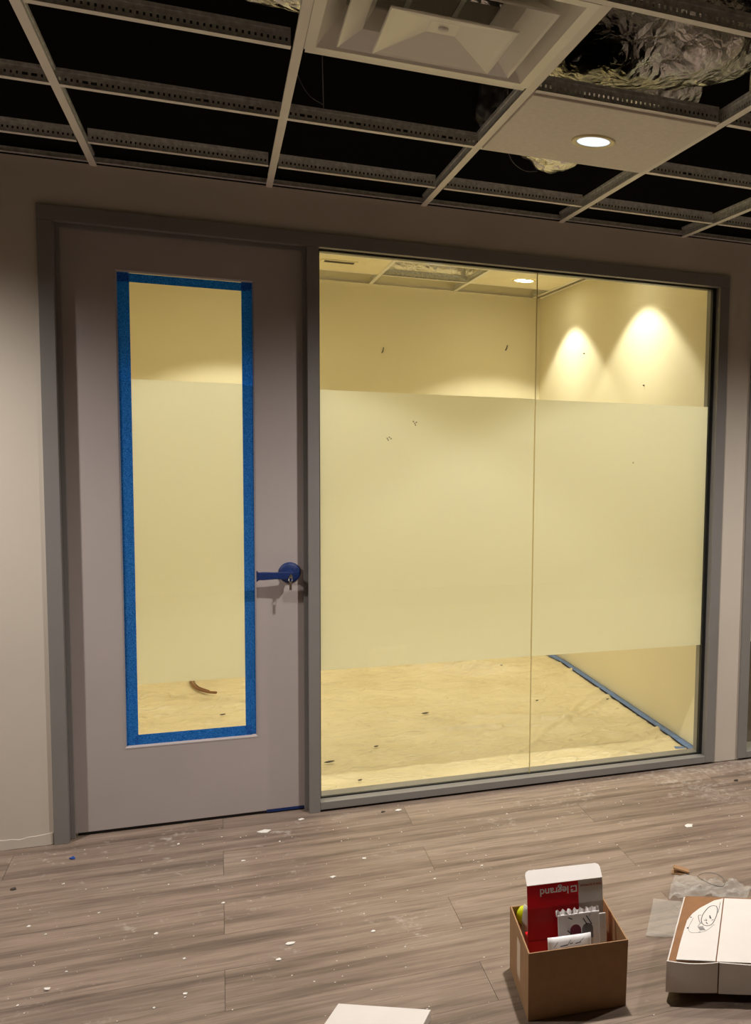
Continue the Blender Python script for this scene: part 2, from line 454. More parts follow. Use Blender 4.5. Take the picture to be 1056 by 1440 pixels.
MB().lathe([(.0125, -.0011), (.012, -.005), (.0001, -.0065)], 20).build('adjuster_cap', M['tee_white'], dif)
for sx in (-1, 1):
    MB().box(sx*.06-.006, sx*.06+.006, -.20, .20, .095, .098).build('hanger_strut', M['wire'], dif)
MB().box(-.202, .202, -.202, .202, .17, .30).build('plenum_collar', M['deck'], dif)

# ---- foil wrapped ducts above the grid
def crink(amp, sc, seed):
    o = Vector((seed*3.1, seed*1.7, seed*.9))
    def d(q):
        qq = q + .12*Vector((noise.noise(q*3+o), noise.noise(q*3-o), noise.noise(q*3.3)))
        a = noise.noise(qq*sc+o); b_ = abs(noise.noise(qq*sc*2.2+o)); c2 = abs(noise.noise(qq*sc*5.1-o))
        return amp*(a*.9 - b_*.55 - c2*.22)
    return d
def curve(pts, n):
    pts = [Vector(p) for p in pts]; out = []
    P = [pts[0]*2-pts[1]] + pts + [pts[-1]*2-pts[-2]]
    segs = len(pts)-1
    for i in range(n+1):
        t = i/n*segs; k = min(int(t), segs-1); u = t-k
        p0, p1, p2, p3 = P[k:k+4]
        out.append(.5*((2*p1)+(-p0+p2)*u+(2*p0-5*p1+4*p2-p3)*u*u+(-p0+3*p1-3*p2+p3)*u**3))
    return out
def duct(name, pts, rad, label, amp=.03, sc=5, seed=1, n=90, k=64):
    return tag(MB().tube(curve(pts, n), rad, k, disp=crink(amp, sc, seed)).build(name, M['foil']), label, 'duct')
duct('foil_duct', [(1.2, -1.10, 3.15), (1.5, -1.12, 3.11), (2.0, -1.12, 3.10), (2.32, -1.02, 3.26), (2.42, -1.0, 3.62)], .28, 'fat crinkled foil wrapped duct bulging above the open cell beside the diffuser', .05, 3.0, 2, 170, 110)
duct('foil_duct', [(1.76, -.44, 3.16), (2.0, -.44, 3.14), (2.2, -.46, 3.16), (2.4, -.46, 3.22)], .21, 'short length of foil duct tucked behind the fat foil duct above the lamp board', .04, 3.4, 17, 170, 90)
duct('foil_duct', [(2.31, -1.30, 2.86), (2.6, -1.34, 2.87), (3.1, -1.4, 2.95), (3.5, -1.4, 3.1)], .10, 'thinner foil duct branching off under the fat foil duct', .03, 6, 5)
duct('foil_duct', [(-.6, -.90, 3.12), (.1, -.92, 3.10), (.5, -.93, 3.09), (.9, -.95, 3.08)], .15, 'straight foil duct with ribbed wrap above the upper left cells', .012, 12, 8)
duct('foil_duct', [(1.94, -.66, 2.82), (1.83, -.55, 2.755), (1.73, -.5, 2.80)], .09, 'small crumpled foil connector peeping out behind the lamp board', .03, 9, 11, 40, 48)
M['dark_wrap'] = mat('dark_plastic_wrap', (.02, .018, .018, 1), .18, bump=.8, bscale=24)
tag(MB().tube(curve([(1.55, -.70, 3.1), (1.56, -.62, 2.86), (1.60, -.55, 2.76)], 40), .06, 40, disp=crink(.03, 9, 15)).build('plastic_sleeve', M['dark_wrap']), 'dark glossy plastic sleeve hanging between diffuser and lamp board', 'sleeve')

# hanger wires
tag(MB().tube([(.935, -.949, 3.7), (.938, -.949, 3.0), (.945, -.949, H+.046)], .0013, 6).tube(curve([(.945, -.949, H+.06), (.90, -.949, H+.085), (.868, -.949, H+.14), (.85, -.949, H+.21)], 14), .0011, 6).build('hanger_wire', M['wire']), 'thin steel hanger wire with a curled tail hooked to the tee below the diffuser', 'wire')
tag(MB().tube(curve([(1.66, -.46, 2.80), (1.70, -.42, 2.72), (1.76, -.40, 2.69), (1.82, -.38, 2.70)], 16), .0012, 6).build('loose_wire', M['wire']), 'loose dark wire sagging beside the small foil connector', 'wire')
tag(MB().tube(curve([(3.02, -.28, 2.95), (3.06, -.26, 2.75), (3.12, -.22, 2.66), (3.25, -.2, 2.64)], 20), .003, 8).build('yellow_cable', M['yellow_cable']), 'thin yellow cable drooping above the far right ceiling grid', 'cable')

# ------------------------------------------------------------------ frame of door and glazing
YF, YK = -.012, .132
frame = struct('trim_1', 'grey metal frame around the door and the glazing', 'frame')
def fbox(name, *a, mt='frame', bev=.0015): return MB().box(*a).build(name, M[mt], frame, bevel=bev)
fbox('head_member', X0, XR, YF, YK, ZI, ZT)
fbox('jamb', X0, X0+.051, YF, YK, .0, ZI-.0007)
fbox('jamb', XM0, XM1, YF, .075, .0, ZI-.0007)
fbox('jamb', XH, XR, YF, YK, .010, ZI-.0007)
fbox('sill_member', XM1+.0005, XH-.0005, YF, YK, .010, ZB)
for a in ((X0+.051, X0+.067, .030, .048, 0, ZI-.016), (XM0-.016, XM0, .030, .048, 0, ZI-.016), (X0+.051, XM0, .030, .048, ZI-.016, ZI-.0005)): fbox('door_stop', *a, bev=.001)
fbox('frame_shadow_gap', XM1, XR, .02, .10, .001, .010, mt='black', bev=0)

# glazing: two panes with a butt joint, black gasket, frosted film
win = struct('window_1', 'floor to head fixed glazing with a frosted film band', 'window')
GY = .045; XJ = 1.9575
g = .007
for a in ((XM1, XM1+g, .038, .054, ZB, ZI), (XH-.018, XH, .032, .056, ZB, ZI), (XM1+g, XH-.018, .034, .056, ZI-g, ZI), (XM1+g, XH-.018, .038, .054, ZB, ZB+.005)):
    MB().box(*a).build('gasket', M['black'], win)
MB().box(XM1+g, XJ-.002, GY-.003, GY+.003, ZB+.005, ZI-g).build('glass_pane', M['glass'], win)
MB().box(XJ+.002, XH-.018, GY-.003, GY+.003, ZB+.005, ZI-g).build('glass_pane', M['glass'], win)
M['joint'] = mat('silicone_joint', srgb(196, 178, 120), .4)
MB().box(XJ-.0018, XJ+.0018, GY-.003, GY+.003, ZB+.005, ZI-g).build('silicone_joint', M['joint'], win)
ZF0, ZF1 = .606, 1.804
MB().box(XM1+g, XJ-.003, GY+.004, GY+.0045, ZF0, ZF1).build('frosted_film', M['film'], win)
MB().box(XJ+.003, XH-.0185, GY+.004, GY+.0045, ZF0, ZF1-.002).build('frosted_film', M['film'], win)

# second glazing to the right (only its edge is in view)
win2 = struct('window_2', 'edge of the next glazed partition', 'window')
for nm, a in (('jamb', (XW, XW+.051, YF, YK, .010, ZI)), ('jamb', (4.88, 4.93, YF, YK, .01, ZI)), ('head_member', (XW, 4.93, YF, YK, ZI+.0007, ZT)), ('sill_member', (XW+.0515, 4.8795, YF, YK, .010, ZB))):
    MB().box(*a).build(nm, M['frame'], win2, bevel=.0015)
MB().box(XW+.051, 4.88, .042, .048, ZB, ZI).build('glass_pane', M['glass'], win2)
MB().box(XW, 4.93, .02, .1, .001, .010).build('frame_shadow_gap', M['black'], win2)
MB().box(XW+.051, XW+.057, .036, .055, ZB, ZI).build('gasket', M['black'], win2)
MB().box(XW+.057, 4.87, .0495, .05, ZF0, ZF1).build('frosted_film', M['film'], win2)

# ------------------------------------------------------------------ door
door = struct('door_1', 'grey painted door with a tall narrow vision panel', 'door')
DY = .050
LX0, LX1, LZ0, LZ1 = .2735, .768, .342, 2.228
DX0, DX1, DZ0, DZ1 = .083, .965, .014, 2.374
m = MB(); y0, y1 = DY, DY+.044
m.v = []
def plate_hole(mb, x0, x1, z0, z1, hx0, hx1, hz0, hz1, y0, y1):
    b = len(mb.v)
    for y in (y0, y1):
        mb.v += [(x0, y, z0), (x1, y, z0), (x1, y, z1), (x0, y, z1), (hx0, y, hz0), (hx1, y, hz0), (hx1, y, hz1), (hx0, y, hz1)]
    for k in range(4):
        k2 = (k+1) % 4
        mb.face([b+k, b+k2, b+4+k2, b+4+k]); mb.face([b+8+k2, b+8+k, b+12+k, b+12+k2])
        mb.face([b+k, b+8+k, b+8+k2, b+k2]); mb.face([b+4+k, b+4+k2, b+12+k2, b+12+k])
    return mb
plate_hole(MB(), DX0, DX1, DZ0, DZ1, LX0, LX1, LZ0, LZ1, y0, y1).build('door_leaf', M['door'], door, bevel=.001)
# sloped glazing bead
q = .006; m = MB()
A = [(LX0, DY-.001, LZ0), (LX1, DY-.001, LZ0), (LX1, DY-.001, LZ1), (LX0, DY-.001, LZ1)]
B = [(LX0+q, DY+.009, LZ0+q), (LX1-q, DY+.009, LZ0+q), (LX1-q, DY+.010, LZ1-q), (LX0+q, DY+.010, LZ1-q)]
Cc = [(LX0-.004, DY-.001, LZ0-.004), (LX1+.004, DY-.001, LZ0-.004), (LX1+.004, DY-.001, LZ1+.004), (LX0-.004, DY-.001, LZ1+.004)]
D = [(p[0], DY+.02, p[2]) for p in B]
m.v = A+B+Cc+D
for k in range(4):
    k2 = (k+1) % 4; m.face([k, k2, 4+k2, 4+k]); m.face([8+k, 8+k2, k2, k]); m.face([4+k, 4+k2, 12+k2, 12+k])
m.build('glazing_bead', M['door'], door)
MB().box(LX0+q*.5, LX1-q*.5, DY+.012, DY+.018, LZ0+q*.5, LZ1-q*.5).build('glass_pane', M['glass'], door)
MB().box(LX0+q*.6, LX1-q*.6, DY+.0205, DY+.0208, ZF0-.012, ZF1+.010).build('frosted_film', M['film'], door)
TX0, TX1, TZ0, TZ1 = LX0+q, LX1-q, LZ0+q, LZ1-q
ty = DY+.0112
tb = lambda *a: MB().box(*a).build('tape_strip', M['tape'], door)
tb(TX0, .3215, ty, ty+.0002, TZ0, TZ1); tb(.7215, TX1, ty, ty+.0002, TZ0+.002, TZ1)
tb(TX0+.001, TX1-.004, ty-.0005, ty-.0003, 2.186, TZ1-.003); tb(TX0+.032, TX1-.016, ty-.0005, ty-.0003, TZ0, .3895)
MB().box(DX0+.02, XM0-.016, DY+.006, DY+.04, .001, DZ0-.001).build('door_gap_shade', M['black'], door)  # black strip put in for the shade in the gap under the door
MB().box(.80, .950, DY-.0008, DY-.0002, .006, .018).build('tape_strip', M['tape_solid'], door)
# scratch line near the hinge side
hd = thing('door_handle', '', ''); del hd['label']; del hd['category']; hd.parent = door; hd.location = (.897, DY, 1.035)
rot = Matrix.Rotation(R(90), 4, 'X')
MB().lathe([(.043, 0), (.044, .004), (.042, .010), (.034, .014), (.018, .017), (.0001, .018)], 36, rot).build('rose', M['tape_solid'], hd)
MB().lathe([(.014, .012), (.013, .06), (.011, .072), (.0001, .073)], 20, rot).build('spindle', M['tape_solid'], hd)
lv = MB(); secs = [(.012, .015, .013), (-.02, .016, .011), (-.06, .015, .008), (-.105, .0155, .006), (-.122, .0165, .005), (-.131, .024, .004)]
b = 0
for (x, hz, hy) in secs:
    wob = .002*math.sin(x*200)
    lv.v += [(x, -.062-hy, -hz+wob-.004), (x, -.062+hy, -hz-.004), (x, -.062+hy, hz-.004-wob), (x, -.062-hy, hz-.004)]
for i in range(len(secs)-1):
    for k in range(4):
        k2 = (k+1) % 4; lv.face([i*4+k, i*4+k2, i*4+4+k2, i*4+4+k], 0, False)
lv.face([0, 1, 2, 3]); lv.face([len(lv.v)-4+k for k in (3, 2, 1, 0)])
o = lv.build('lever', M['tape_solid'], hd, bevel=.003)
o['label'] = 'lever wrapped in blue masking tape'
ky = MB().lathe([(.007, 0), (.007, .0018)], 18, Matrix.Translation((0, -.082, -.006)) @ rot, cap0=True, cap1=True)
ky.box(-.001, .001, -.092, -.074, -.012, .006)
ky.tube([(.007*math.cos(a)-.001, -.085+.002*math.sin(3*a), -.019+.010*math.sin(a)) for a in [2*math.pi*k/20 for k in range(21)]], .0011, 6)
ky.box(-.006, .004, -.086, -.0845, -.062, -.028)
ky.build('key', M['metal'], hd)['label'] = 'brass coloured key and ring hanging in the lock'

# ------------------------------------------------------------------ glazed room behind
struct('wall_inner_back', 'cream back wall of the glazed room', 'wall', MB().box(XL-.12, 6, YB, YB+.12, 0, 3.05), M['cream'])
struct('wall_inner_right', 'cream side wall of the glazed room', 'wall', MB().box(XI, XI+.115, WT+.014, YB, 0, 3.05), M['cream'])
struct('wall_inner_left', 'cream far side wall of the glazed room', 'wall', MB().box(XL-.12, XL, WT+.014, YB, 0, 3.05), M['cream'])
struct('wall_inner_east', 'cream end wall of the second room', 'wall', MB().box(5.4, 5.5, WT+.014, YB, 0, 3.05), M['cream'])
m = MB().box(XL, X0+.02, WT, WT+.012, 0, 3.0).box(X0+.02, 5.4, WT, WT+.012, ZT, 3.0).box(4.93, 5.4, WT, WT+.012, 0, ZT)
struct('wall_inner_front', 'cream room side face of the partition', 'wall', m, M['cream'])
cin = struct('ceiling_inner', 'deck above the glazed rooms', 'ceiling', MB().box(XL-.12, 5.5, WT+.012, YB+.12, 3.05, 3.12), M['cream'])
struct('floor_inner', 'slab of the glazed rooms under the drop sheets', 'floor', MB().box(XL, 5.4, .13, YB, -.05, -.004), M['dark_bit'])
TXI = [2.866-G*k for k in range(0, 6)]; TYI = [2.655-G*k for k in range(0, 5)]
in_tee_me = tee_mesh(G-.026, 'inner_cross_tee', False, 21)
in_long_me = tee_mesh(YB-.14-.012, 'inner_main_tee', True, 22)
in_row_me = in_tee_me
for x in TXI: tee(in_long_me, 'inner_main_tee', x, .14, R(90), H2, cin)
for x in TXI[1:]:
    for y in TYI: tee(in_row_me, 'inner_cross_tee', x+.013, y, 0, H2+.0003, cin)
m = MB().box(XI-.022, XI-.0005, .14, YB-.001, H2, H2+.0012).box(XI-.0015, XI-.0003, .14, YB-.001, H2, H2+.025)
m.build('inner_wall_angle', M['tee_white'], cin)
MB().box(XL+.001, XI-.023, YB-.022, YB-.0005, H2, H2+.0012).box(XL+.001, XI-.023, YB-.0016, YB-.0004, H2, H2+.025).build('inner_wall_angle', M['tee_white'], cin)
board_me = MB().box(.004, G-.004, .004, G-.004, .0016, .014).mesh('inner_ceiling_board', M['cream_tile'])
lamps = [(0, 0), (0, 2), (3, 0), (3, 2)]
for i in range(1, 6):
    for j in range(1, 5):
        if (i, j) == (2, 1): continue                      # open cell with the duct
        if i == 5 and TXI[i] < XL: continue
        o = link('inner_ceiling_board', board_me, cin, (TXI[i], TYI[j], H2))
names = [('round warm downlight beside the glass joint near the cream corner', 2.56, 2.32), ('warm downlight of the glazed room near its cream side wall, nearer the glass', 2.56, 1.05), ('warm downlight of the glazed room behind the door', .73, 2.32), ('warm downlight of the glazed room nearest the door', .73, 1.05)]
for lb, x, y in names:
    downlight(x, y, H2, lb, None, M['lens_in'], IN_COL, IN_W, IN_ANG, IN_BLEND, .083)
spot('lamp', (3.7, 1.4, H2-.03), IN_W*1.1, 150, .4, IN_COL)
MB().box(3.05, 5.4, .14, YB, H2+.002, H2+.014).build('inner_ceiling_board', M['cream_tile'], cin)
# small ceiling vent in the board left of the duct cell
vt = thing('ceiling_vent', 'small slotted air vent in the pale ceiling board behind the glass', 'vent', (1.34, 2.27, H2))
MB().box(-.11, .11, -.05, .05, -.004, .001).build('vent_frame', M['cream_tile'], vt, bevel=.002)
for k in range(3): MB().box(-.09, .09, -.032+k*.025, -.020+k*.025, -.006, -.0042).build('vent_slot', M['dark_bit'], vt)
tag(MB().tube(curve([(1.62, 2.74, 2.86), (1.9, 2.76, 2.85), (2.3, 2.78, 2.86)], 60), .10, 48, disp=crink(.015, 7, 31)).build('foil_duct', M['foil']), 'shiny foil duct above the open cell seen through the glass', 'duct')

# drop sheets on the floor of the glazed room
def sheet_mesh(x0, x1, y0, y1, nx, ny, z, amp, seed, edge=None):
    mb = MB(); rnd = random.Random(seed)
    folds = []
    for k in range(26):
        a = rnd.uniform(-.7, .9); folds.append((rnd.uniform(x0, x1), rnd.uniform(y0, y1), math.cos(a), math.sin(a), rnd.uniform(.3, 1.1), rnd.uniform(.012, .024), rnd.uniform(.3, 1)))
    for j in range(ny+1):
        for i in range(nx+1):
            x = x0+(x1-x0)*i/nx; y = y0+(y1-y0)*j/ny
            if edge: y = min(y, edge(x)) if j == ny else y0+(edge(x)-y0)*j/ny
            h = 0
            for (fx, fy, cx_, sy_, L, wd, hh) in folds:
                u = (x-fx)*cx_+(y-fy)*sy_; v = -(x-fx)*sy_+(y-fy)*cx_ + .05*noise.noise(Vector((u*3, fx, fy)))
                if abs(u) < L: h += hh*math.exp(-(v/wd)**2)*(1-abs(u)/L)
            nz = .5+.5*noise.noise(Vector((x*7+seed, y*9, 0)))
            nz2 = abs(noise.noise(Vector((x*19, y*26+seed, 1))))
            mb.v.append((x, y, z + amp*(.7*min(h, 1.5) + .25*nz + .25*nz2)))
    for j in range(ny):
        for i in range(nx):
            a = j*(nx+1)+i; mb.face([a, a+1, a+nx+2, a+nx+1], 0, True)
    return mb
def solid(o, t):
    md = o.modifiers.new('thick', 'SOLIDIFY'); md.thickness = t; md.offset = 1; return o
solid(tag(sheet_mesh(XL+.01, 2.885, .14, YB-.01, 330, 300, -.004, .034, 5).build('drop_sheet', M['sheet']), 'cream paper drop sheet wrinkled over the floor behind the glass', 'drop sheet'), .0006)
# blue tape holding the sheet along the wall foot
mb = MB(); n = 70
for i in range(n+1):
    y = .16+(2.74-.16)*i/n; wob = .006*noise.noise(Vector((y*5, 0, 0)))
    cx_ = -.02*max(0, (y-2.3))/.4
    mb.v += [(2.884+wob+cx_*2, y, .012), (2.905+cx_, y, .015+.003*noise.noise(Vector((y*14, 2, 0)))), (2.926+cx_, y, .013)]
for i in range(n):
    for k in range(2): mb.face([i*3+k, i*3+k+1, i*3+k+4, i*3+k+3], 0, True)
solid(tag(mb.build('floor_tape', M['tape_floor']), 'long strip of blue masking tape along the foot of the cream wall', 'tape'), .0006)
tag(MB().prism([(2.79, .185, .030), (2.845, .175, .030), (2.85, .205, .030), (2.80, .225, .030)], (0, 0, 1), .001).build('tape_scrap', M['tape_floor']), 'short blue tape scrap beside the end of the floor tape', 'tape')
for k, (x, y, s_, lb) in enumerate(((1.712, 1.311, .017, 'dark oval scrap on the drop sheet left of the glass joint'), (1.11, .611, .019, 'dark oval disc on the drop sheet by the door side of the glazing'), (1.358, .782, .010, 'thin dark sliver on the drop sheet in front of the oval disc'), (2.406, 1.372, .008, 'dark crumb on the drop sheet just right of the glass joint'), (1.992, 2.60, .008, 'dark crumb at the far edge of the drop sheet'), (2.445, 2.346, .008, 'dark crumb on the far corner of the drop sheet'), (2.831, 1.267, .008, 'dark crumb on the drop sheet beside the floor tape'), (1.216, .30, .008, 'dark crumb under the clear sheeting'), (.634, 1.643, .012, 'dark crumb on the drop sheet seen through the door'))):
    mb = MB().lathe([(s_*.35, 0), (s_*.65, .003), (s_*.5, .005), (.0001, .006)], 12, Matrix.Translation((x, y, .011)) @ Matrix.Scale(2.2, 4, (1, .3, 0)), cap0=True)
    tag(mb.build('floor_scrap', M['dark_bit']), lb, 'scrap')
tag(MB().tube(curve([(.45, 2.60, .02), (.455, 2.45, .02), (.49, 2.28, .02), (.55, 2.17, .02), (.60, 2.13, .02)], 24), .008, 8).tube(curve([(.47, 2.62, .02), (.47, 2.46, .02), (.50, 2.30, .022), (.56, 2.19, .02)], 20), .004, 6).build('curled_strip', M['card_dark']), 'curled brown strip on the drop sheet seen through the door panel', 'strip')
for x, z, lb in ((1.73, 2.235, 'thin dark wire stub poking from the cream back wall, left one'), (2.656, 2.309, 'thin dark wire stub poking from the cream back wall near the glass joint')):
    tag(MB().tube([(x, YB, z-.02), (x+.005, YB-.015, z-.005), (x+.008, YB-.02, z+.018)], .0035, 6).build('wire_stub', M['ink']), lb, 'wire')
for y, z, lb in ((2.09, 2.21, 'dark screw anchor in the cream side wall between the two light cones'), (1.044, 1.952, 'dark screw anchor low in the brighter light cone of the cream side wall')):
    tag(MB().lathe([(.0045, 0), (.004, .008), (.0001, .012)], 10, Matrix.Translation((XI, y, z)) @ Matrix.Rotation(R(-90), 4, 'Y')).build('wall_anchor', M['dark_bit']), lb, 'anchor')
sp_ = MB()
for (x, z) in ((1.407, 1.683), (1.413, 1.675), (1.420, 1.680), (1.416, 1.668), (1.296, 1.607), (1.305, 1.612), (1.300, 1.60), (1.312, 1.606), (2.45, 1.52)):
    sp_.box(x-.0022, x+.0022, GY-.0042, GY-.0031, z-.002, z+.003)
sp_.build('dirt_specks', M['dark_bit'], win)['kind'] = 'stuff'

# ------------------------------------------------------------------ brown carton with its contents
A1 = R(-5.6)
bx = thing('brown_carton', 'open brown corrugated carton holding packaged parts, on the plank floor', 'carton', (1.403, -1.79, 0), A1)
W_, D_, Hb, T_ = .286, .290, .200, .0045
walls = {'front_wall': (0, W_, 0, T_), 'back_wall': (0, W_, D_-T_, D_), 'left_wall': (0, T_, T_+.0005, D_-T_-.0005), 'right_wall': (W_-T_, W_, T_+.0005, D_-T_-.0005)}
def lean(mb, x0, x1, y0, y1, z0, z1, cx, cy, gr):
    f = lambda x, y: (cx+(x-cx)*gr, cy+(y-cy)*gr)
    P = [(*p, z0) for p in ((x0, y0), (x1, y0), (x1, y1), (x0, y1))] + [(*f(*p), z1) for p in ((x0, y0), (x1, y0), (x1, y1), (x0, y1))]
    return mb.hexa(P)
for nm, (a0, a1, b0, b1) in walls.items():
    lean(MB(), a0, a1, b0, b1, .0, Hb if nm != 'back_wall' else Hb-.004, W_/2, D_/2, 1.015).build(nm, M['card'], bx, bevel=.001)
MB().box(T_, W_-T_, T_, D_-T_, .001, .005).build('bottom_panel', M['card'], bx)
M['clear_tape'] = mat('clear_parcel_tape', srgb(206, 186, 162), .25)
lt = MB(); 
for k in range(2): pass
lt.hexa([(-.0006, .120, .05), (-.0001, .120, .05), (-.0001, .168, .05), (-.0006, .168, .05), (-.0020, .120, .165), (-.0016, .120, .165), (-.0016, .168, .165), (-.0020, .168, .165)])
lt.build('parcel_tape', M['clear_tape'], bx)

def world_in(box, p): return p
# red and white product box, standing
pb = thing('product_box', 'red and white printed product box standing open in the brown carton', 'box', (1.403, -1.79, .0055), A1)
def L(x, y, z): return (x, y, z)
px0, px1 = .026, .256
MB().box(px0+.002, px1-.002, .150, .205, 0, .150).build('body', M['red_card'], pb, bevel=.002)
# lid panel rising from the body, gently bowed, then tucked over at the top
prof = [(.1495, .150), (.1505, .165), (.1535, .20), (.160, .24), (.175, .304)]
lid = MB(); tt = .0022
xr_ = px0 + (px1-px0)*.675
cols = [(px0, xr_, 0), (xr_, px1, 1)]
for (xa, xb, mi) in cols:
    b = len(lid.v)
    for (y, z) in prof: lid.v += [(xa, y, z), (xb, y, z), (xa, y+tt, z), (xb, y+tt, z)]
    for i in range(len(prof)-1):
        k = b+4*i
        lid.face([k, k+1, k+5, k+4], mi); lid.face([k+3, k+2, k+6, k+7], 1); lid.face([k+2, k, k+4, k+6], 1); lid.face([k+1, k+3, k+7, k+5], 1)
lid.build('lid_panel', [M['red_card'], M['white_card']], pb)
rc = .012
tuck = [(px0, .175, .3042), (px1, .175, .3042), (px1, .205, .3242), (px1-.003, .213, .3292), (px1-rc, .217, .332), (px0+rc, .217, .332), (px0+.003, .213, .3292), (px0, .205, .3242)]
MB().prism(tuck, (0, -.55, .83), .0022).build('tuck_flap', M['white_card'], pb)
MB().box(px0+.001, px1-.001, .1478, .1492, .1465, .1475).build('crease', M['red_text'], pb)
def text(s, size, mtx, m_, parent, name='printed_text', bold=0, ex=.0003):
    cu = bpy.data.curves.new(name, 'FONT'); cu.body = s; cu.size = size; cu.extrude = ex; cu.offset = bold; cu.align_x = 'LEFT'
    ob = bpy.data.objects.new(name, cu); C.objects.link(ob)
    dg = bpy.context.evaluated_depsgraph_get(); me = bpy.data.meshes.new_from_object(ob.evaluated_get(dg))
    bpy.data.objects.remove(ob); me.name = name; me.materials.clear(); me.materials.append(m_)
    o = bpy.data.objects.new(name, me); C.objects.link(o); o.parent = parent; o.matrix_local = mtx; return o
# text plane on the upper lid, upside down: local x -> -X, local y -> down the panel
tv = Vector((0, .175-.160, .304-.24)).normalized()
def panel_mtx(x, d):                       # d = distance from the top edge down the panel
    o = Vector((x, .175, .304)) - tv*d + Vector((0, -1, .234)).normalized()*.0007
    mt = Matrix((Vector((-1, 0, 0)), -tv, Vector((-1, 0, 0)).cross(-tv))).transposed().to_4x4(); mt.translation = o; return mt
text('legrand', .030, panel_mtx(xr_-.029, .0125), M['white_print'], pb, bold=.0004)
lg = MB(); s_ = .0185
for a in ((0, s_, 0, .003), (0, s_, s_-.003, s_), (0, .003, 0, s_), (s_-.003, s_, 0, s_*.35), (s_-.003, s_, s_*.62, s_), (s_*.62, s_, s_*.55, s_*.62+.0015)): lg.box(a[0], a[1], a[2], a[3], -.0002, .0003)
o = lg.build('printed_logo', M['white_print'], pb); o.matrix_local = panel_mtx(xr_-.005, .0125)
text('PASS & SEYMOUR', .0085, panel_mtx(px1-.003, .0125), M['red_text'], pb)

# wall plate in a poly bag, standing in front of it
def leaning(mb_list, parent): pass
wp = thing('wall_plate', 'white wall plate with two arched openings, bagged, leaning on the red box', 'wall plate', (1.403, -1.79, .006), A1)
tilt = Matrix.Translation((.108, .094, .125)) @ Matrix.Rotation(R(-14), 4, 'X')
def pbox(*a): return MB().box(*a, mtx=tilt)
pbox(0, .125, 0, .006, -.09, .108).build('plate', M['plate'], wp, bevel=.002)
pbox(.1255, .146, .004, .010, -.09, .098).build('side_card', M['white_card'], wp, bevel=.001)
def arch(cx, cz, m_):
    P = [(cx-.0165, cz-.020), (cx+.0165, cz-.020)] + [(cx+.0165*math.cos(a), cz+.006+.0165*math.sin(a)) for a in [math.pi*k/10 for k in range(11)]]
    MB().prism([tuple(tilt @ Vector((x, -.0012, z))) for x, z in P], tilt.to_3x3() @ Vector((0, 1, 0)), .0012).build('arched_opening', m_, wp)
arch(.052, .055, M['maroon']); arch(.088, .055, M['grey_plastic'])
pbox(.068, .072, -.001, 0, .048, .052).build('centre_screw', M['grey_plastic'], wp)
mb = MB()
for k in range(26):                    # crimped top edge of the bag
    x = -.004+.13*k/25; z = .108+.004*math.sin(k*1.9)
    mb.v += [tuple(tilt @ Vector((x, .003+.004*math.sin(k*2.4), .104))), tuple(tilt @ Vector((x, .005+.005*math.cos(k*1.7), z+.012)))]
for k in range(25): mb.face([2*k, 2*k+2, 2*k+3, 2*k+1])
solid(mb.build('bag_hem', M['white_print'], wp), .0004)
for (x, z, dx_, dz_) in ((.026, .062, .016, -.014), (.074, .092, .012, -.02), (.084, .098, .016, -.026), (.092, .094, .006, .01), (.03, .098, .012, -.006)):
    MB().prism([tuple(tilt @ Vector(p)) for p in ((x, -.002, z), (x+dx_, -.002, z+dz_), (x+dx_+.002, -.002, z+dz_+.002), (x+.002, -.002, z+.002))], tilt.to_3x3() @ Vector((0, 1, 0)), .0006).build('printed_mark', M['ink'], wp)
wq = thing('parts_packet', 'flat white parts packet with dark printed marks in front of the wall plate', 'packet', (1.403, -1.79, .006), A1)
tilt = Matrix.Translation((.068, .050, .092)) @ Matrix.Rotation(R(-12), 4, 'X')
mb = MB(); nx, nz = 20, 12
for j in range(nz+1):
    for i in range(nx+1):
        x = .128*i/nx; z = -.08+.182*j/nz; e = min(i, nx-i, 3)/3*min(j, nz-j, 2)/2
        y = -.007*e + .0015*noise.noise(Vector((x*60, z*60, 0)))
        mb.v.append(tuple(tilt @ Vector((x, y, z))))
for j in range(nz):
    for i in range(nx): a = j*(nx+1)+i; mb.face([a, a+1, a+nx+2, a+nx+1], 0, True)
solid(mb.build('packet', M['plate'], wq), .004)
for (x, z, dx_, dz_) in ((.016, .076, .010, .012), (.034, .076, .022, .002), (.056, .078, .008, .012), (.092, .082, .012, .010), (.062, .080, .008, .001), (.078, .079, .016, .002)):
    MB().prism([tuple(tilt @ Vector(p)) for p in ((x, -.0105, z), (x+dx_, -.0105, z+dz_), (x+dx_+.002, -.0105, z+dz_+.002), (x+.002, -.0105, z+.002))], tilt.to_3x3() @ Vector((0, 1, 0)), .003).build('printed_mark', M['ink'], wq)
# translucent bag with a lime green part behind, at the left
bg = thing('parts_bag', 'cloudy plastic bag with a lime green part in the brown carton', 'bag', (1.403, -1.79, .006), A1)
M['cloudy'] = mat('cloudy_polythene', srgb(196, 194, 188), .3, bump=.4, bscale=60)
mb = MB(); 
for j in range(11):
    z = .222*j/10
    for i in range(9):
        u = i/8; wd = .045*(1-.35*j/10)
        mb.v.append((.030+wd*(u-.5)*.9+.012*(j/10), .232+.018*math.sin(math.pi*u)*(-1)+.004*noise.noise(Vector((u*5, z*30, 0))), z))
for j in range(10):
    for i in range(8): a = j*9+i; mb.face([a, a+1, a+10, a+9], 0, True)
solid(mb.build('bag', M['cloudy'], bg), .003)
MB().lathe([(.0001, -.030), (.014, -.026), (.024, -.014), (.028, 0), (.024, .014), (.014, .026), (.0001, .030)], 20, Matrix.Translation((.036, .268, .170)) @ Matrix.Scale(.6, 4, (0, 1, 0)) @ Matrix.Scale(.8, 4, (1, 0, 0))).build('lime_part', M['lime'], bg)

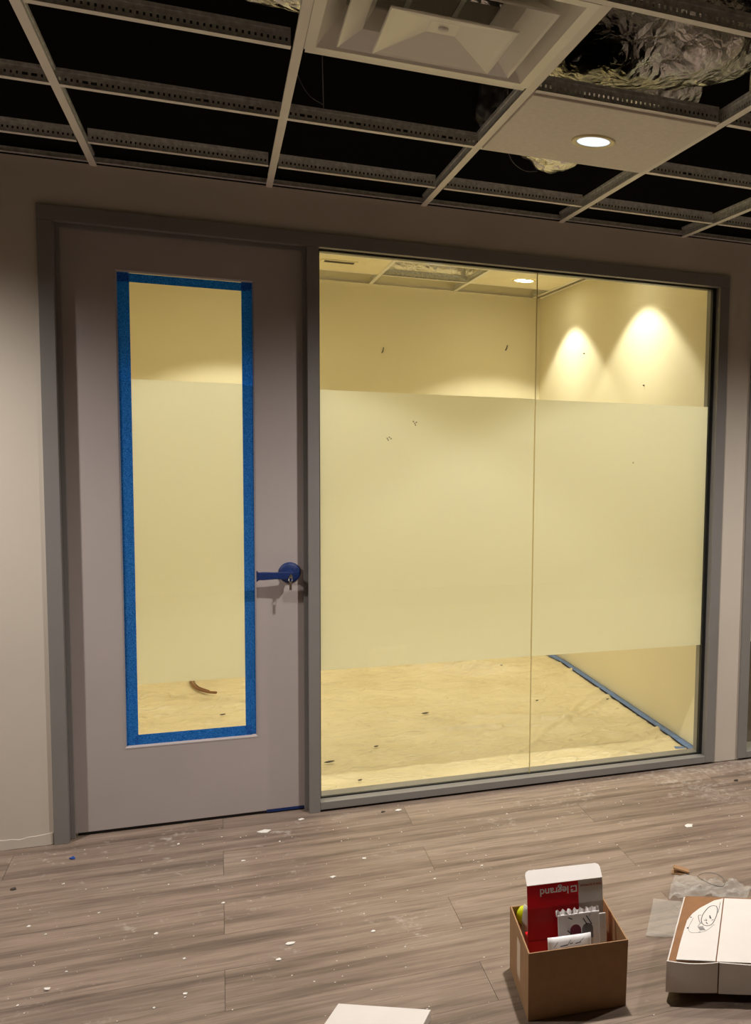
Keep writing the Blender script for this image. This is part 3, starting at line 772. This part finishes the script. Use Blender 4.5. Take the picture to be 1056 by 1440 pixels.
# ------------------------------------------------------------------ white carton at the right
A2 = R(-25)
wc = thing('white_carton', 'flattened white corrugated carton with brown inside and a printed drawing', 'carton', (1.805, -1.836, .025), A2)
Hc = .098; Wc, Dc = .46, .42
fw_ = MB()
xs = [0, .150, .155, .46]
def front(xa, xb, wob):
    mb = MB(); n = 12
    for i in range(n+1):
        x = xa+(xb-xa)*i/n
        y = wob*math.sin(math.pi*i/n)
        mb.v += [(x, y, .001+.004*(i/n if wob < 0 else 0)), (x, y-.004, Hc-.004*math.sin(math.pi*i/n)), (x, y+.004, .001), (x, y, Hc-.004*math.sin(math.pi*i/n))]
    for i in range(n):
        k = 4*i
        mb.face([k, k+4, k+5, k+1]); mb.face([k+2, k+3, k+7, k+6]); mb.face([k+1, k+5, k+7, k+3]); mb.face([k, k+2, k+6, k+4])
    mb.face([0, 1, 3, 2]); k = 4*n; mb.face([k, k+2, k+3, k+1]); return mb
front(0, .1505, -.004).build('front_wall', M['white_card'], wc)
front(.1545, .46, -.002).build('front_wall', M['white_card'], wc)
shear = Matrix(((1, .135, 0, 0), (0, 1, 0, 0), (0, 0, 1, 0), (0, 0, 0, 1)))
MB().box(0, .004, .006, Dc, .0012, Hc-.010, mtx=shear).build('side_wall', M['white_card'], wc)
MB().box(.005, Wc, Dc-.004, Dc, .0012, Hc-.012, mtx=shear).build('back_wall', M['card'], wc)
MB().box(.005, .24, .008, Dc-.001, Hc-.009, Hc-.006, mtx=shear).build('inner_flap', M['card_dark'], wc)['label'] = 'brown inside of the minor flap'
MB().box(.03, Wc-.02, .045, Dc-.03, -.0248, .0005, mtx=shear).build('bottom_flap', M['card_dark'], wc)
MB().box(.005, Wc, .006, Dc-.005, .0008, .0030, mtx=shear).build('bottom_panel', M['card_dark'], wc)
zt = Hc-.0045
lf = [(.028, .010), (.040, .10), (.054, .19), (.064, .247), (.082, .292), (.106, .330), (.155, .386), (.187, .404), (.1435, .008)]
MB().prism([(x, y, zt) for x, y in lf], (0, 0, 1), .003).build('top_flap', M['white_card'], wc, bevel=.001)
rf = [(.1465, .006), (.1905, .404), (.50, .402), (.455, .004)]
MB().prism([(x, y, zt) for x, y in rf], (0, 0, 1), .0032).build('top_flap', M['white_card'], wc, bevel=.001)
zi = zt+.0031
def ink_line(pts, wd, name='printed_drawing', mm='ink', close=False, n=40):
    pts = curve([(x, y, zi) for x, y in pts], n); mb = MB()
    for i, q in enumerate(pts):
        t = (pts[min(i+1, n)]-pts[max(i-1, 0)]).normalized(); nn = Vector((-t.y, t.x, 0))*wd/2
        mb.v += [tuple(q+nn), tuple(q-nn), tuple(q+nn+Vector((0, 0, .0004))), tuple(q-nn+Vector((0, 0, .0004)))]
    for i in range(n):
        k = 4*i; mb.face([k+2, k+3, k+7, k+6]); mb.face([k, k+2, k+6, k+4]); mb.face([k+1, k+5, k+7, k+3])
    return mb.build(name, M[mm], wc)
ink_line([(.161, .346), (.150, .348), (.137, .338), (.124, .310), (.114, .280), (.109, .245), (.114, .222), (.125, .214), (.141, .224), (.152, .255), (.160, .290), (.164, .325), (.161, .346)], .0022)
ink_line([(.1105, .281), (.101, .277), (.103, .240), (.109, .226)], .0016)
ink_line([(.098, .21), (.105, .228)], .0012); ink_line([(.118, .25), (.126, .246), (.124, .258)], .0022); ink_line([(.136, .272), (.140, .262), (.137, .282)], .003)
ink_line([(.124, .236), (.128, .226)], .003); ink_line([(.142, .250), (.148, .256)], .002)
ink_line([(.084, .262), (.068, .195), (.078, .168), (.118, .180), (.150, .225)], .0012, mm='grey_ink')
for k in range(5): ink_line([(.096+.0015*k, .205-.005*k), (.114+.0015*k, .209-.005*k)], .002, 'printed_lines', n=4)
ink_line([(.100, .172), (.104, .173)], .004, 'printed_lines', n=4); ink_line([(.075, .262), (.078, .268)], .004, 'printed_lines', n=4); ink_line([(.064, .192), (.066, .2)], .004, 'printed_lines', n=4)
ink_line([(.165, .30), (.176, .375)], .0014, 'printed_lines', n=6)
MB().box(.068, .074, -.0064, -.0056, .060, .064).build('printed_mark', M['ink'], wc)
MB().box(.078, .080, -.0064, -.0056, .060, .063).build('printed_mark', M['ink'], wc)

# ------------------------------------------------------------------ loose things on the floor
def sheet_piece(name, outline_fn, nx, ny, z, amp, seed, mt, label, cat, thick=.0006):
    mb = MB()
    for j in range(ny+1):
        for i in range(nx+1):
            x, y = outline_fn(i/nx, j/ny)
            q = Vector((x*16+seed, y*16, 0)); q2 = Vector((x*45, y*45+seed, 3))
            h = abs(noise.noise(q))*amp + abs(noise.noise(q2))*amp*.5
            mb.v.append((x, y, z+h))
    for j in range(ny):
        for i in range(nx): a = j*(nx+1)+i; mb.face([a, a+1, a+nx+2, a+nx+1], 0, True)
    return solid(tag(mb.build(name, mt), label, cat), thick)
def quad(a, b, c, d):
    a, b, c, d = map(Vector, (a, b, c, d))
    def f(u, v):
        p = (a*(1-u)+b*u)*(1-v)+(d*(1-u)+c*u)*v; return p.x, p.y
    return f
sheet_piece('zip_bag', quad((1.897, -1.482), (1.985, -1.525), (2.116, -1.305), (2.026, -1.254)), 40, 40, .002, .008, 3, M['bag'], 'flat clear zip bag lying on the planks beside the white carton', 'bag')
mb = MB(); mb.tube(curve([(1.899, -1.474, .008), (1.94, -1.495, .011), (1.985, -1.516, .008)], 14), .004, 8)
mb.build('zip_strip', M['bag'], None); zs = bpy.data.objects['zip_strip']; zs.parent = bpy.data.objects['zip_bag']
sheet_piece('crumpled_bag', quad((2.075, -1.275), (2.315, -1.395), (2.40, -1.315), (2.175, -1.115)), 60, 50, .003, .045, 8, M['bag'], 'crumpled clear bag lying behind the white carton', 'bag')
rg = MB().tube([(2.245+.052*math.cos(a)*.72+.03*math.sin(a)*.4, -1.275+.050*math.sin(a)-.03*math.cos(a), .052+.004*math.sin(2*a)) for a in [2*math.pi*k/48 for k in range(49)]], .0016, 6)
tag(rg.build('coiled_ring', M['wire']), 'thin dark ring showing through the crumpled clear bag', 'ring')
ch = MB().box(-.030, .030, -.020, .020, 0, .006, mtx=Matrix.Translation((0, 0, .010)) @ Matrix.Rotation(R(14), 4, 'Y') @ Matrix.Rotation(R(-8), 4, 'X'))
ch.box(-.034, .020, -.022, .012, .001, .004)
o = tag(ch.build('card_scrap', M['card'], None, (2.215, -1.085, 0)), 'small torn scrap of brown card behind the crumpled bag', 'scrap'); o.rotation_euler[2] = R(-28)
A3 = R(-28)
o = tag(MB().box(0, .265, -.30, 0, .0005, .03).build('foam_board', M['white_card'], None, (.920, -1.558, 0), bevel=.001), 'blank white rectangular panel lying on the planks nearest the viewpoint', 'panel'); o.rotation_euler[2] = A3

# flakes of plaster: each its own, the larger with labels of their own
def flake(x, y, s_, seed, mt='plaster', label=None, name='plaster_flake', group=None):
    rnd = random.Random(seed); n = rnd.randint(5, 7); a0 = rnd.uniform(0, 6)
    P = [(s_*rnd.uniform(.55, 1.25)*math.cos(a0+2*math.pi*k/n), s_*rnd.uniform(.35, .9)*math.sin(a0+2*math.pi*k/n), .0004+.25*s_*rnd.random()*(k % 2)) for k in range(n)]
    o = MB().prism(P, (0, 0, 1), min(.003, s_*.25)).build(name, M[mt], None, (x, y, 0))
    return tag(o, label or 'tiny white plaster flake scattered over the planks', 'flake', group)
big = [((.783, -.151), .026, 'white triangular plaster flake in front of the door'), ((2.437, -.696), .026, 'white plaster flake near the glazing end of the corridor, behind the cartons'), ((.931, -.07), .013, 'white plaster flake at the foot of the mullion between door and glazing'), ((.995, -.673), .012, 'white plaster flake on the planks midway between glazing and white panel'), ((.698, -.413), .008, 'small white flake in front of the door, farther from it than the triangular one'), ((.821, -1.115), .014, 'white flake nearest behind the white panel, on the door side'), ((1.122, -.551), .010, 'white flake in the middle planks below the glazing'), ((.782, -1.201), .009, 'small white flake beside the white panel on the door side'), ((1.076, -1.127), .010, 'thin white flake between the white panel and the glazing'), ((.159, -1.134), .012, 'white flake on the planks well in front of the door hinges'), ((1.324, -.104), .016, 'pale flake right under the glazing sill')]
for k, ((x, y), s_, lb) in enumerate(big): flake(x, y, s_, 100+k, label=lb)
flake(.11, -.173, .016, 140, 'blue_bit', 'blue tape scrap on the planks at the hinge side of the door', 'tape_scrap')
flake(-.044, -.383, .013, 141, 'dark_bit', 'dark crumb on the planks below the left wall', 'crumb')
flake(2.90, -.272, .014, 142, 'dark_bit', 'black scrap on the dusty planks before the wall strip between the glazings', 'crumb')
flake(1.26, -.10, .010, 143, 'dark_bit', 'black crumb close to the glazing sill near the mullion', 'crumb')
rnd = random.Random(11); small = []
while len(small) < 48:
    x, y = rnd.uniform(-.2, 3.2), rnd.uniform(-1.75, -.08)
    if (1.35 < x < 2.6 and y < -1.0) or (.7 < x < 1.3 and y < -1.4): continue
    small.append((x, y))
base_fl = [flake(small[k][0], small[k][1], .0055+.001*k, 200+k, group='tiny plaster flakes on the planks') for k in range(4)]
for k, (x, y) in enumerate(small[4:]):
    o = base_fl[k % 4].copy(); C.objects.link(o); o.location = (x, y, 0); o.rotation_euler = (0, 0, rnd.uniform(0, 6.2)); q = rnd.uniform(.4, .95); o.scale = (q, q, q)
dm = MB()
for k in range(420):
    x, y = rnd.uniform(-.4, 3.3), rnd.uniform(-1.9, -.03)
    if x > 1.75 and y < -1.1: continue
    s_ = rnd.uniform(.0006, .0017)
    dm.box(x-s_*rnd.uniform(.6, 2.4), x+s_, y-s_, y+s_*rnd.uniform(.6, 1.6), .0001, .0008)
tag(dm.build('plaster_dust', M['plaster']), 'fine white plaster crumbs strewn over the planks', 'dust', None, 'stuff')
